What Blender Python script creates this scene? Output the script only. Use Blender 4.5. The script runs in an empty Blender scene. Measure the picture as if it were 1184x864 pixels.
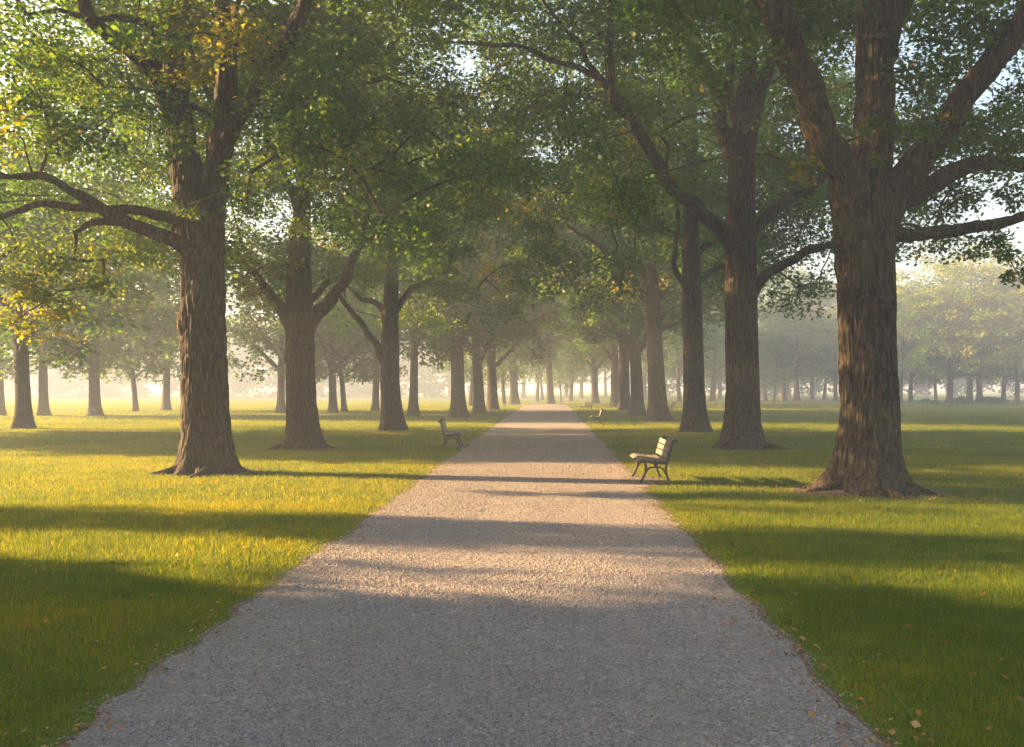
import bpy, math, random
import numpy as np

# ------------------------------------------------------------------ set-up
scene = bpy.context.scene
COL = scene.collection
PI = math.pi
F, VX, VY, EYE = 1050.0, 637.0, 450.0, 1.75      # focal length in photo pixels, vanishing point, eye height


def at(px, py, Y):
    """Photo pixel at distance Y -> world point."""
    return np.array([(px - VX) * Y / F, Y, EYE - (py - VY) * Y / F])


def ground_at(px, py):
    Y = F * EYE / (py - VY)
    return np.array([(px - VX) * Y / F, Y, 0.0])


# ------------------------------------------------------------------ numpy noise
def _hash(ix, iy, iz, seed):
    h = (ix.astype(np.int64) * 374761393 + iy.astype(np.int64) * 668265263 + iz.astype(np.int64) * 2147483647 + seed * 974711)
    h &= 0xFFFFFFFF
    h = ((h ^ (h >> 13)) * 1274126177) & 0xFFFFFFFF
    h = h ^ (h >> 16)
    h = (h * 22468225) & 0xFFFFFFFF
    return ((h ^ (h >> 15)) & 0xFFFFFF) / float(0xFFFFFF)


def vnoise(p, seed=0):
    p = np.asarray(p, float)
    i = np.floor(p).astype(np.int64)
    f = p - i
    u = f * f * (3 - 2 * f)
    out = 0.0
    for dx in (0, 1):
        wx = u[..., 0] if dx else 1 - u[..., 0]
        for dy in (0, 1):
            wy = u[..., 1] if dy else 1 - u[..., 1]
            for dz in (0, 1):
                wz = u[..., 2] if dz else 1 - u[..., 2]
                out = out + wx * wy * wz * _hash(i[..., 0] + dx, i[..., 1] + dy, i[..., 2] + dz, seed)
    return out


def n2(x, y, s, seed=0):
    return vnoise(np.stack([np.asarray(x) / s, np.asarray(y) / s, np.zeros_like(np.asarray(x, float)) + .37], -1), seed)


# ------------------------------------------------------------------ mesh helpers
def np_mesh(name, V, faces, smooth=False, attrs=None):
    """V (n,3); faces: list of (m,k) int arrays; attrs {name: per-vertex float array}."""
    me = bpy.data.meshes.new(name)
    V = np.ascontiguousarray(V, dtype=np.float32)
    faces = [np.asarray(f, dtype=np.int32) for f in faces if len(f)]
    me.vertices.add(len(V))
    me.vertices.foreach_set('co', V.ravel())
    loops = np.concatenate([f.ravel() for f in faces])
    tot = np.concatenate([np.full(len(f), f.shape[1], np.int32) for f in faces])
    start = np.concatenate([[0], np.cumsum(tot)[:-1]]).astype(np.int32)
    me.loops.add(len(loops))
    me.loops.foreach_set('vertex_index', loops)
    me.polygons.add(len(tot))
    me.polygons.foreach_set('loop_start', start)
    me.polygons.foreach_set('loop_total', tot)
    if smooth:
        me.polygons.foreach_set('use_smooth', np.ones(len(tot), bool))
    for k, a in (attrs or {}).items():
        at_ = me.attributes.new(k, 'FLOAT', 'POINT')
        at_.data.foreach_set('value', np.ascontiguousarray(a, dtype=np.float32))
    me.update(calc_edges=True)
    me.validate()
    return me


def link(name, me, mat=None, parent=None, loc=None):
    o = bpy.data.objects.new(name, me)
    COL.objects.link(o)
    if mat and me is not None and len(me.materials) == 0:
        me.materials.append(mat)
    if parent:
        o.parent = parent
    if loc is not None:
        o.location = tuple(float(v) for v in loc)
    return o


def tag(o, label=None, cat=None, group=None, kind=None):
    if label: o['label'] = label
    if cat: o['category'] = cat
    if group: o['group'] = group
    if kind: o['kind'] = kind
    return o


def empty(name, loc, rz=0.0, sc=1.0):
    o = bpy.data.objects.new(name, None)
    COL.objects.link(o)
    o.empty_display_size = .3
    o.location = tuple(float(v) for v in loc)
    o.rotation_euler = (0, 0, rz)
    o.scale = (sc, sc, sc)
    return o


def copy_tree(o, parent=None):
    c = o.copy()
    COL.objects.link(c)
    if parent is not None:
        c.parent = parent
    for ch in list(o.children):
        copy_tree(ch, c)
    return c


class MB:
    """Collects tubes, boxes and bars into one mesh."""

    def __init__(s):
        s.V, s.Fq, s.Ft, s.n = [], [], [], 0

    def add(s, V, quads=None, tris=None):
        V = np.asarray(V, float)
        if quads is not None and len(quads): s.Fq.append(np.asarray(quads) + s.n)
        if tris is not None and len(tris): s.Ft.append(np.asarray(tris) + s.n)
        s.V.append(V)
        s.n += len(V)

    def mesh(s, name, smooth=True):
        f = []
        if s.Fq: f.append(np.concatenate(s.Fq))
        if s.Ft: f.append(np.concatenate(s.Ft))
        return np_mesh(name, np.concatenate(s.V), f, smooth)

    def build(s, name, mat, parent=None, smooth=True, bevel=0.0):
        o = link(name, s.mesh(name, smooth), mat, parent)
        if bevel:
            b = o.modifiers.new('bevel', 'BEVEL')
            b.width = bevel
            b.segments = 2
            b.limit_method = 'ANGLE'
        return o

    def box(s, c, size, rx=0.0):
        hx, hy, hz = [v / 2 for v in size]
        P = np.array([[x, y, z] for x in (-hx, hx) for y in (-hy, hy) for z in (-hz, hz)])
        if rx:
            cy, sy = math.cos(rx), math.sin(rx)
            P = np.stack([P[:, 0], P[:, 1] * cy - P[:, 2] * sy, P[:, 1] * sy + P[:, 2] * cy], 1)
        s.add(P + np.array(c), [[0, 1, 3, 2], [4, 6, 7, 5], [0, 4, 5, 1], [2, 3, 7, 6], [0, 2, 6, 4], [1, 5, 7, 3]])


def catmull(P, step):
    """Dense points and parameter along a polyline, Catmull-Rom."""
    P = np.asarray(P, float)
    n = len(P)
    out, par = [], []
    for i in range(n - 1):
        p0, p1, p2, p3 = P[max(i - 1, 0)], P[i], P[i + 1], P[min(i + 2, n - 1)]
        k = max(2, int(np.linalg.norm((p2 - p1)[:3]) / step))
        t = np.linspace(0, 1, k, endpoint=False)[:, None]
        out.append(.5 * ((2 * p1) + (-p0 + p2) * t + (2 * p0 - 5 * p1 + 4 * p2 - p3) * t ** 2 + (-p0 + 3 * p1 - 3 * p2 + p3) * t ** 3))
        par.append(i + t[:, 0])
    out.append(P[-1:])
    par.append(np.array([n - 1.0]))
    return np.concatenate(out), np.concatenate(par)


def frames(P):
    T = np.gradient(P, axis=0)
    T /= np.linalg.norm(T, axis=1)[:, None] + 1e-9
    ref = np.array([0, 1, 0.]) if abs(T[0][1]) < .9 else np.array([1., 0, 0])
    N = np.zeros_like(P)
    n = np.cross(ref, T[0]); n /= np.linalg.norm(n) + 1e-9
    for i in range(len(P)):
        n = n - T[i] * np.dot(n, T[i])
        n /= np.linalg.norm(n) + 1e-9
        N[i] = n
    return T, N, np.cross(T, N)


def tube(mb, P, R, nang, bark=0.0, seed=0, shape=None, cap=True, tile=.075):
    """Sweep along dense points P with radii R. bark: ridge height in m. shape(theta, P) -> radius factor."""
    T, N, B = frames(P)
    th = np.linspace(0, 2 * PI, nang, endpoint=False)
    R = np.asarray(R)[:, None] * np.ones(nang)[None]
    if shape is not None:
        R = R * shape(np.broadcast_to(th, R.shape), P)
    if bark:
        s = np.concatenate([[0], np.cumsum(np.linalg.norm(np.diff(P, axis=0), axis=1))])[:, None] * np.ones(nang)[None]
        c, d = np.cos(th)[None] * R, np.sin(th)[None] * R
        wob = (vnoise(np.stack([c / .5, d / .5, s / .5], -1), seed + 5) - .5) * .16
        q = np.stack([(c + wob) / tile, (d + wob) / tile, s / (tile * 5.5)], -1)
        g1 = np.exp(-((2 * vnoise(q, seed) - 1) / .20) ** 2)
        g2 = np.exp(-((2 * vnoise(q * np.array([1.9, 1.9, 1.6]) + 9, seed + 1) - 1) / .22) ** 2)
        big = vnoise(np.stack([c / .35, d / .35, s / .8], -1), seed + 2) - .5
        R = R + bark * (.6 - 1.25 * g1 - .55 * g2) + big * bark * 1.2
    V = P[:, None] + N[:, None] * (np.cos(th)[None] * R)[..., None] + B[:, None] * (np.sin(th)[None] * R)[..., None]
    m = len(P)
    V = V.reshape(-1, 3)
    i = np.arange(m - 1)[:, None] * nang
    j = np.arange(nang)[None]
    j2 = (j + 1) % nang
    q = np.stack([i + j, i + j2, i + nang + j2, i + nang + j], -1).reshape(-1, 4)
    if cap:
        V = np.concatenate([V, P[-1:]])
        e = (m - 1) * nang
        t = np.stack([e + np.arange(nang), e + (np.arange(nang) + 1) % nang, np.full(nang, m * nang)], -1)
        mb.add(V, q, t)
    else:
        mb.add(V, q)


# ------------------------------------------------------------------ materials
def new_mat(name):
    m = bpy.data.materials.new(name)
    m.use_nodes = True
    nt = m.node_tree
    nt.nodes.clear()
    out = nt.nodes.new('ShaderNodeOutputMaterial')
    return m, nt, out


def N(nt, kind, **kw):
    n = nt.nodes.new(kind)
    for k, v in kw.items():
        if k.startswith('i_'):
            n.inputs[k[2:].replace('_', ' ')].default_value = v
        else:
            setattr(n, k, v)
    return n


def ramp(nt, stops, fac):
    r = nt.nodes.new('ShaderNodeValToRGB')
    el = r.color_ramp.elements
    while len(el) < len(stops): el.new(.5)
    for e, (p, c) in zip(el, stops):
        e.position = p
        e.color = (*c, 1)
    nt.links.new(fac, r.inputs['Fac'])
    return r.outputs['Color']


def mixc(nt, fac, a, b, mode='MIX'):
    m = nt.nodes.new('ShaderNodeMix')
    m.data_type = 'RGBA'
    m.blend_type = mode
    for s, v in ((0, fac), (6, a), (7, b)):
        if isinstance(v, (int, float)): m.inputs[s].default_value = v
        elif isinstance(v, tuple): m.inputs[s].default_value = (*v, 1)
        else: nt.links.new(v, m.inputs[s])
    return m.outputs[2]


def leaf_material(name, stops, trans=.46, tcol=(1.7, 1.5, .7), spec=.25):
    m, nt, out = new_mat(name)
    L = nt.links.new
    a = N(nt, 'ShaderNodeAttribute', attribute_name='tint')
    col = ramp(nt, stops, a.outputs['Fac'])
    p = N(nt, 'ShaderNodeBsdfPrincipled', i_Roughness=.55)
    p.inputs['Specular IOR Level'].default_value = spec
    L(col, p.inputs['Base Color'])
    t = N(nt, 'ShaderNodeBsdfTranslucent')
    L(mixc(nt, 1.0, col, tcol, 'MULTIPLY'), t.inputs['Color'])
    mx = N(nt, 'ShaderNodeMixShader')
    mx.inputs[0].default_value = trans
    L(p.outputs[0], mx.inputs[1]); L(t.outputs[0], mx.inputs[2]); L(mx.outputs[0], out.inputs['Surface'])
    return m


LEAF = leaf_material('oak_leaves', [(0, (.030, .080, .013)), (.45, (.058, .132, .017)), (.7, (.115, .180, .016)), (.82, (.23, .235, .018)), (.92, (.34, .26, .020)), (1, (.38, .15, .02))])
BLADE = leaf_material('grass_blades', [(0, (.050, .098, .008)), (.45, (.102, .150, .010)), (.75, (.17, .19, .014)), (1, (.235, .20, .04))], .55, (2.2, 1.65, .35), .2)
DEAD = leaf_material('dead_leaves', [(0, (.10, .05, .025)), (.4, (.22, .11, .04)), (.75, (.36, .17, .05)), (1, (.42, .30, .12))], .15, (1.1, 1, .8), .15)


def bark_material(name, dark, mid, light, lichen):
    m, nt, out = new_mat(name)
    L = nt.links.new
    tc = N(nt, 'ShaderNodeTexCoord')
    mp = N(nt, 'ShaderNodeMapping')
    mp.inputs['Scale'].default_value = (22, 22, 3.2)
    L(tc.outputs['Object'], mp.inputs[0])
    n1 = N(nt, 'ShaderNodeTexNoise', i_Scale=1.0, i_Detail=7.0, i_Roughness=.65)
    L(mp.outputs[0], n1.inputs['Vector'])
    nb = N(nt, 'ShaderNodeTexNoise', i_Scale=1.3, i_Detail=4.0)
    L(tc.outputs['Object'], nb.inputs['Vector'])
    nf = N(nt, 'ShaderNodeTexNoise', i_Scale=60.0, i_Detail=4.0)
    L(tc.outputs['Object'], nf.inputs['Vector'])
    c = ramp(nt, [(.40, dark), (.49, mid), (.62, light)], n1.outputs['Fac'])
    lf = ramp(nt, [(.52, (0, 0, 0)), (.72, (.6, .6, .6))], nb.outputs['Fac'])
    c = mixc(nt, lf, c, lichen)
    p = N(nt, 'ShaderNodeBsdfPrincipled', i_Roughness=.9)
    p.inputs['Specular IOR Level'].default_value = .15
    L(c, p.inputs['Base Color'])
    ad = N(nt, 'ShaderNodeMath', operation='MULTIPLY_ADD')
    L(nf.outputs['Fac'], ad.inputs[0]); ad.inputs[1].default_value = .3; L(n1.outputs['Fac'], ad.inputs[2])
    b = N(nt, 'ShaderNodeBump', i_Strength=1.0, i_Distance=.035)
    L(ad.outputs[0], b.inputs['Height']); L(b.outputs[0], p.inputs['Normal'])
    L(p.outputs[0], out.inputs['Surface'])
    return m


BARK = bark_material('oak_bark', (.014, .010, .006), (.042, .031, .019), (.098, .075, .047), (.070, .072, .036))


def lawn_material():
    m, nt, out = new_mat('lawn_turf')
    L = nt.links.new
    g = N(nt, 'ShaderNodeNewGeometry')
    a = N(nt, 'ShaderNodeTexNoise', i_Scale=.35, i_Detail=6.0, i_Roughness=.6)
    b = N(nt, 'ShaderNodeTexNoise', i_Scale=38.0, i_Detail=3.0)
    c = N(nt, 'ShaderNodeTexNoise', i_Scale=2.3, i_Detail=5.0)
    for n in (a, b, c): L(g.outputs['Position'], n.inputs['Vector'])
    col = ramp(nt, [(.3, (.066, .116, .011)), (.55, (.098, .150, .014)), (.75, (.145, .165, .020))], a.outputs['Fac'])
    col = mixc(nt, .55, col, ramp(nt, [(.3, (.045, .065, .007)), (.7, (.18, .20, .022))], b.outputs['Fac']))
    col = mixc(nt, ramp(nt, [(.62, (0, 0, 0)), (.8, (.5, .5, .5))], c.outputs['Fac']), col, (.13, .10, .045))
    p = N(nt, 'ShaderNodeBsdfPrincipled', i_Roughness=.9)
    p.inputs['Specular IOR Level'].default_value = .1
    L(col, p.inputs['Base Color'])
    bp = N(nt, 'ShaderNodeBump', i_Strength=1.0, i_Distance=.05)
    L(b.outputs['Fac'], bp.inputs['Height']); L(bp.outputs[0], p.inputs['Normal'])
    L(p.outputs[0], out.inputs['Surface'])
    return m


def gravel_material():
    m, nt, out = new_mat('path_gravel')
    L = nt.links.new
    g = N(nt, 'ShaderNodeNewGeometry')
    v = N(nt, 'ShaderNodeTexVoronoi', i_Scale=62.0)
    v2 = N(nt, 'ShaderNodeTexVoronoi', i_Scale=27.0)
    a = N(nt, 'ShaderNodeTexNoise', i_Scale=.9, i_Detail=6.0)
    w = N(nt, 'ShaderNodeTexNoise', i_Scale=5.0, i_Detail=4.0)
    for n in (v, v2, a, w): L(g.outputs['Position'], n.inputs['Vector'])
    sp = N(nt, 'ShaderNodeSeparateColor'); L(v.outputs['Color'], sp.inputs[0])
    sp2 = N(nt, 'ShaderNodeSeparateColor'); L(v2.outputs['Color'], sp2.inputs[0])
    c = ramp(nt, [(0, (.11, .096, .085)), (.35, (.21, .187, .165)), (.7, (.30, .268, .235)), (1, (.40, .36, .32))], sp.outputs[0])
    c = mixc(nt, .3, c, ramp(nt, [(0, (.14, .122, .108)), (.6, (.28, .246, .215)), (1, (.38, .34, .30))], sp2.outputs[1]))
    c = mixc(nt, ramp(nt, [(.4, (0, 0, 0)), (.75, (.35, .35, .35))], a.outputs['Fac']), c, (.165, .148, .125))
    mp = N(nt, 'ShaderNodeMapping'); mp.inputs['Scale'].default_value = (1.6, .16, 1)
    L(g.outputs['Position'], mp.inputs[0])
    st = N(nt, 'ShaderNodeTexNoise', i_Scale=1.0, i_Detail=5.0)
    L(mp.outputs[0], st.inputs['Vector'])
    c = mixc(nt, ramp(nt, [(.45, (0, 0, 0)), (.68, (.45, .45, .45))], st.outputs['Fac']), c, (.25, .228, .195))
    p = N(nt, 'ShaderNodeBsdfPrincipled', i_Roughness=.9)
    p.inputs['Specular IOR Level'].default_value = .2
    L(c, p.inputs['Base Color'])
    inv = N(nt, 'ShaderNodeMath', operation='MULTIPLY_ADD')
    L(v.outputs['Distance'], inv.inputs[0]); inv.inputs[1].default_value = -1.0; L(w.outputs['Fac'], inv.inputs[2])
    bp = N(nt, 'ShaderNodeBump', i_Strength=.9, i_Distance=.02)
    L(inv.outputs[0], bp.inputs['Height']); L(bp.outputs[0], p.inputs['Normal'])
    L(p.outputs[0], out.inputs['Surface'])
    return m


def stone_material():
    m, nt, out = new_mat('gravel_stones')
    L = nt.links.new
    a = N(nt, 'ShaderNodeAttribute', attribute_name='tint')
    c = ramp(nt, [(0, (.11, .098, .087)), (.3, (.20, .178, .158)), (.65, (.28, .25, .22)), (.9, (.35, .315, .275)), (1, (.43, .39, .35))], a.outputs['Fac'])
    p = N(nt, 'ShaderNodeBsdfPrincipled', i_Roughness=.85)
    p.inputs['Specular IOR Level'].default_value = .25
    L(c, p.inputs['Base Color']); L(p.outputs[0], out.inputs['Surface'])
    return m


def soil_material():
    m, nt, out = new_mat('bare_soil')
    L = nt.links.new
    g = N(nt, 'ShaderNodeNewGeometry')
    a = N(nt, 'ShaderNodeTexNoise', i_Scale=22.0, i_Detail=8.0)
    L(g.outputs['Position'], a.inputs['Vector'])
    c = ramp(nt, [(.3, (.06, .04, .025)), (.55, (.13, .09, .055)), (.8, (.2, .15, .08))], a.outputs['Fac'])
    p = N(nt, 'ShaderNodeBsdfPrincipled', i_Roughness=.95)
    L(c, p.inputs['Base Color'])
    bp = N(nt, 'ShaderNodeBump', i_Strength=.9, i_Distance=.03)
    L(a.outputs['Fac'], bp.inputs['Height']); L(bp.outputs[0], p.inputs['Normal'])
    L(p.outputs[0], out.inputs['Surface'])
    return m


def wood_material(name, dark, mid, light, flake):
    m, nt, out = new_mat(name)
    L = nt.links.new
    tc = N(nt, 'ShaderNodeTexCoord')
    mp = N(nt, 'ShaderNodeMapping'); mp.inputs['Scale'].default_value = (3, 40, 40)
    L(tc.outputs['Object'], mp.inputs[0])
    a = N(nt, 'ShaderNodeTexNoise', i_Scale=1.0, i_Detail=6.0)
    L(mp.outputs[0], a.inputs['Vector'])
    b = N(nt, 'ShaderNodeTexNoise', i_Scale=11.0, i_Detail=6.0, i_Roughness=.7)
    L(tc.outputs['Object'], b.inputs['Vector'])
    c = ramp(nt, [(.3, dark), (.5, mid), (.75, light)], a.outputs['Fac'])
    c = mixc(nt, ramp(nt, [(.56, (0, 0, 0)), (.62, (1, 1, 1))], b.outputs['Fac']), c, flake)
    p = N(nt, 'ShaderNodeBsdfPrincipled', i_Roughness=.75)
    L(c, p.inputs['Base Color'])
    bp = N(nt, 'ShaderNodeBump', i_Strength=.4, i_Distance=.006)
    L(a.outputs['Fac'], bp.inputs['Height']); L(bp.outputs[0], p.inputs['Normal'])
    L(p.outputs[0], out.inputs['Surface'])
    return m


def iron_material():
    m, nt, out = new_mat('cast_iron')
    L = nt.links.new
    tc = N(nt, 'ShaderNodeTexCoord')
    a = N(nt, 'ShaderNodeTexNoise', i_Scale=18.0, i_Detail=6.0)
    L(tc.outputs['Object'], a.inputs['Vector'])
    c = ramp(nt, [(.45, (.018, .018, .019)), (.75, (.055, .035, .025))], a.outputs['Fac'])
    p = N(nt, 'ShaderNodeBsdfPrincipled', i_Roughness=.55)
    L(c, p.inputs['Base Color']); L(p.outputs[0], out.inputs['Surface'])
    return m


LAWN, GRAVEL, STONE, SOIL, IRON = lawn_material(), gravel_material(), stone_material(), soil_material(), iron_material()
WOOD = wood_material('bench_wood', (.08, .066, .05), (.145, .122, .093), (.20, .172, .135), (.09, .075, .06))
WOOD_OLD = wood_material('peeling_bench_wood', (.13, .11, .09), (.24, .215, .18), (.36, .33, .285), (.5, .48, .44))

# ------------------------------------------------------------------ trees
def interp_rad(par, rads):
    return np.interp(par, np.arange(len(rads)), rads)


def leaves_mesh(name, C, rad, nper, L, Wd, rng, tints, flat=.62):
    """C (m,3) clump centres, rad (m,), nper (m,), L leaf length (m,), tints (m,) mean tint."""
    idx = np.repeat(np.arange(len(C)), nper)
    n = len(idx)
    d = rng.normal(size=(n, 3))
    d /= np.linalg.norm(d, axis=1)[:, None]
    r = rng.random(n) ** .45
    # smaller sprays inside a clump
    off = d * (r * rad[idx])[:, None]
    off[:, 2] *= flat
    sub = rng.normal(size=(len(C), 7, 3)) * .5
    pick = rng.integers(0, 7, n)
    off = off * .62 + sub[idx, pick] * rad[idx][:, None] * np.array([.8, .8, .5])
    off[:, 2] -= .12 * rad[idx] * (off[:, 0] ** 2 + off[:, 1] ** 2) / (rad[idx] ** 2)
    P = C[idx] + off
    ax = off + rng.normal(size=(n, 3)) * .55 * rad[idx][:, None]
    ax[:, 2] = ax[:, 2] * .5 - .25 * rad[idx] * rng.random(n)
    ax /= np.linalg.norm(ax, axis=1)[:, None] + 1e-9
    up = np.array([0, 0, 1.0]) + rng.normal(size=(n, 3)) * .65
    sd = np.cross(ax, up); sd /= np.linalg.norm(sd, axis=1)[:, None] + 1e-9
    nn = np.cross(sd, ax)
    ln = (L[idx] * rng.uniform(.6, 1.25, n))[:, None]
    wd = ln * Wd
    a = P - ax * ln * .5
    b = P + ax * ln * .02 + sd * wd * .5 + nn * ln * .10
    c = P + ax * ln * .5 - nn * ln * .08
    e = P + ax * ln * .02 - sd * wd * .5 + nn * ln * .10
    V = np.stack([a, b, c, e], 1).reshape(-1, 3)
    q = np.arange(n * 4).reshape(-1, 4)
    t = np.clip(tints[idx] + rng.normal(size=n) * .10, 0, 1)
    t = np.where(tints[idx] < .70, np.minimum(t, .74), np.minimum(t, .90))
    hot = rng.random(n) < .003
    t = np.where(hot, rng.uniform(.8, 1, n), t)
    return np_mesh(name, V, [q], False, {'tint': np.repeat(t, 4)})


def crown_centres(rng, M, cx, cz, rx, rz, zmin, inner=1.5, seed=0, ztop=None):
    out = []
    while len(out) < M:
        d = rng.normal(size=3); d /= np.linalg.norm(d)
        r = rng.random() ** .42
        p = d * r
        lump = .78 + .5 * vnoise(np.array([d * 1.7 + 7]), seed)[0]
        q = np.array([cx[0] + p[0] * rx * lump, cx[1] + p[1] * rx * lump, cz + p[2] * rz * lump])
        h = math.hypot(q[0] - cx[0] * .0, q[1])
        if q[2] < zmin + 1.3 * max(0, 1 - h / rx) * 1.2: continue
        if h < inner and q[2] < cz: continue
        out.append(q)
    return np.array(out)


def grow(rng, nodes, nrad, C, twig=.012, up=.35, seg=.5):
    """Join clump centres to the skeleton; returns tubes [(P, R)]."""
    K = len(nodes)
    cap = K + len(C) * 40
    X = np.zeros((cap, 3)); X[:K] = nodes
    n = K
    order = np.argsort([np.min(np.linalg.norm(nodes - c, axis=1)) for c in C])
    br = []
    for ci in order:
        c = C[ci]
        D = X[:n] - c
        d = np.linalg.norm(D, axis=1)
        cost = d + up * np.maximum(0, D[:, 2]) - .12 * np.minimum(0, D[:, 2]) * 0
        a = int(np.argmin(cost))
        s, dist = X[a], d[a]
        k = max(2, min(38, int(dist / seg)))
        dirn = (c - s)
        ctl = s + dirn * .5 + np.array([0, 0, .13 * dist]) + rng.normal(size=3) * .09 * dist
        t = np.linspace(0, 1, k + 1)[1:, None]
        P = (1 - t) ** 2 * s + 2 * t * (1 - t) * ctl + t * t * c
        P[:-1] += rng.normal(size=(k - 1, 3)) * .035 * min(dist, 2)
        X[n:n + k] = P
        br.append([a] + list(range(n, n + k)))
        n += k
    extra = np.zeros(n)
    w = np.zeros(n)
    for b in reversed(br):
        acc = 1.0
        for i in reversed(b[1:]):
            acc += extra[i]
            w[i] = acc
        extra[b[0]] += acc
    rad = twig * np.maximum(w, 1) ** .48
    rad[:K] = nrad
    out = []
    for b in br:
        P = X[b]
        R = rad[b].copy()
        R[0] = min(R[0], R[1] * 1.25)
        R[-1] *= .5
        out.append((P, R))
    return out


TREES = {}


def make_tree(name, base, trunk, limbs, crown, label, group, seed, nang=48, step=.12, bark=.014, flare=.8, fl_h=.42,
              fine=None, tint=.42, extra=(), bumps=(), limb_parts=True, cat='tree', lim_ang=20):
    """trunk: list of (dx,dy,z,r) relative to the base. limbs: list of lists of the same. crown: dict for crown_centres
    plus leaf, n, rad. fine: z above which leaves may be coarse. extra: clumps (x,y,z,rad,tint)."""
    rng = np.random.default_rng(seed)
    root = empty(name, base)
    tag(root, label, cat, group)
    mb = MB()
    tp = np.array(trunk, float)
    dense, par = catmull(tp, step)
    # extra rings near the ground
    R = dense[:, 3]
    ph = rng.uniform(0, 6.28, 4)

    def shape(th, P):
        z = np.maximum(P[:, 2], 0)[:, None]
        lob = 1 + .30 * np.cos(3 * th + ph[0]) + .30 * np.cos(5 * th + ph[1]) + .16 * np.cos(8 * th + ph[2])
        f = 1 + flare * np.exp(-z / fl_h) * (.72 + .60 * (lob - 1)) + .035 * np.cos(2 * th + ph[3]) + .03 * np.cos(3 * th + z * .6)
        f = f + .05 * np.exp(-z / 1.4) * (lob - 1)
        for (bt, bz, bs, ba) in bumps:
            dth = np.angle(np.exp(1j * (th - bt)))
            q = (dth * .5 / bs) ** 2 + ((P[:, 2][:, None] - bz) / bs) ** 2
            f = f + ba * np.exp(-q) - .45 * ba * np.exp(-q * 6)
        return f
    tube(mb, dense[:, :3], R, nang, bark, seed, shape)
    if nang >= 100:
        r0 = R[min(8, len(R) - 1)]
        for k_ in range(7):
            a_ = k_ * 2 * PI / 7 + rng.uniform(-.35, .35)
            bend = rng.uniform(-.5, .5)
            ln = r0 * rng.uniform(.9, 1.7)
            pts = []
            for t_ in np.linspace(0, 1, 5):
                rr = r0 * (1 + .15 * flare) + ln * t_
                pts.append((math.cos(a_ + bend * t_) * rr, math.sin(a_ + bend * t_) * rr, .16 * (1 - t_) ** 1.6 - .05 * t_, r0 * .21 * (1 - t_ * .72) * rng.uniform(.8, 1.15)))
            dr, _ = catmull(np.array(pts), .05)
            tube(mb, dr[:, :3], dr[:, 3], 18, bark * .45, seed + 60 + k_, None)
    nodes, nr = [dense[:, :3][::4]], [R[::4]]
    limb_meshes = []
    for li, lb in enumerate(limbs):
        d, _ = catmull(np.array(lb, float), step)
        m2 = MB()
        sl = np.concatenate([[0], np.cumsum(np.linalg.norm(np.diff(d[:, :3], axis=0), axis=1))])
        wob = np.stack([vnoise(np.stack([sl / .55, sl * 0 + li, sl * 0 + a + seed], -1), 3) - .5 for a in range(3)], 1)
        d[:, :3] += wob * (np.clip(sl / .8, 0, 1) * np.minimum(.16, d[:, 3] * 1.3))[:, None]
        d[:, 3] *= (1 + .32 * np.exp(-sl / (d[0, 3] * 1.6))) * (1 + .14 * (vnoise(np.stack([sl / .3, sl * 0, sl * 0 + li], -1), 5) - .5))
        tube(m2, d[:, :3], d[:, 3], lim_ang, bark * .7, seed + 31 * li, None)
        limb_meshes.append(m2)
        nodes.append(d[:, :3][2::3]); nr.append(d[:, 3][2::3])
    nodes, nr = np.concatenate(nodes), np.concatenate(nr)
    keep = nodes[:, 2] > 2.4
    nodes, nr = nodes[keep], nr[keep]
    C = crown_centres(rng, crown['M'], crown.get('cx', (0, 0)), crown['cz'], crown['rx'], crown['rz'], crown['zmin'], crown.get('inner', 1.5), seed)
    if crown.get('keep') is not None:
        C = np.array([c for c in C if crown['keep'](c)])
    tn = np.clip(tint + (vnoise(C / 2.6, seed) - .5) * .5, .05, .78)
    tn = np.where(rng.random(len(C)) < crown.get('gold', .05), rng.uniform(.70, .82, len(C)), tn)
    rad = np.full(len(C), crown['rad']) * rng.uniform(.75, 1.25, len(C))
    ok = clear_of_limbs(C, rad, base, rng) if base[1] > 0 else np.ones(len(C), bool)
    C, tn, rad = C[ok], tn[ok], rad[ok]
    if len(extra):
        E = np.array(extra, float)
        E[:, 4] = np.where(E[:, 4] > .7, .70 + (E[:, 4] - .7) * .7, E[:, 4])
        C = np.concatenate([C, E[:, :3]]); tn = np.concatenate([tn, E[:, 4]]); rad = np.concatenate([rad, E[:, 3]])
    br = grow(rng, nodes, nr, C)
    for P, Rb in br:
        if len(P) < 2: continue
        tube(mb, P, Rb, 6 if Rb.max() < .04 else 9, 0, 0, None, cap=False)
    tr = mb.build('trunk', BARK, root)
    if limb_parts:
        for m2 in limb_meshes: m2.build('limb', BARK, tr)
    else:
        pass
    npc = np.full(len(C), crown['n'])
    L = np.full(len(C), crown['leaf'])
    if fine is not None:
        hi = C[:, 2] > fine
        npc = np.where(hi, crown['n'] // 4, npc); L = np.where(hi, crown['leaf'] * 1.9, L)
    npc = npc * (rad / crown['rad']) ** 2
    if len(extra): npc[-len(extra):] = crown['n'] * (E[:, 3] / crown['rad']) ** 1.1
    if len(extra):
        npc[-len(extra):] *= 1.5
        L[-len(extra):] *= .82
    npc = np.maximum(8, npc).astype(int)
    # leaf sprays on the outer part of every twig too
    me = leaves_mesh('crown', C, rad, npc, L, .72, rng, tn)
    link('crown', me, LEAF, root)
    return root


SIGHT = []


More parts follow.
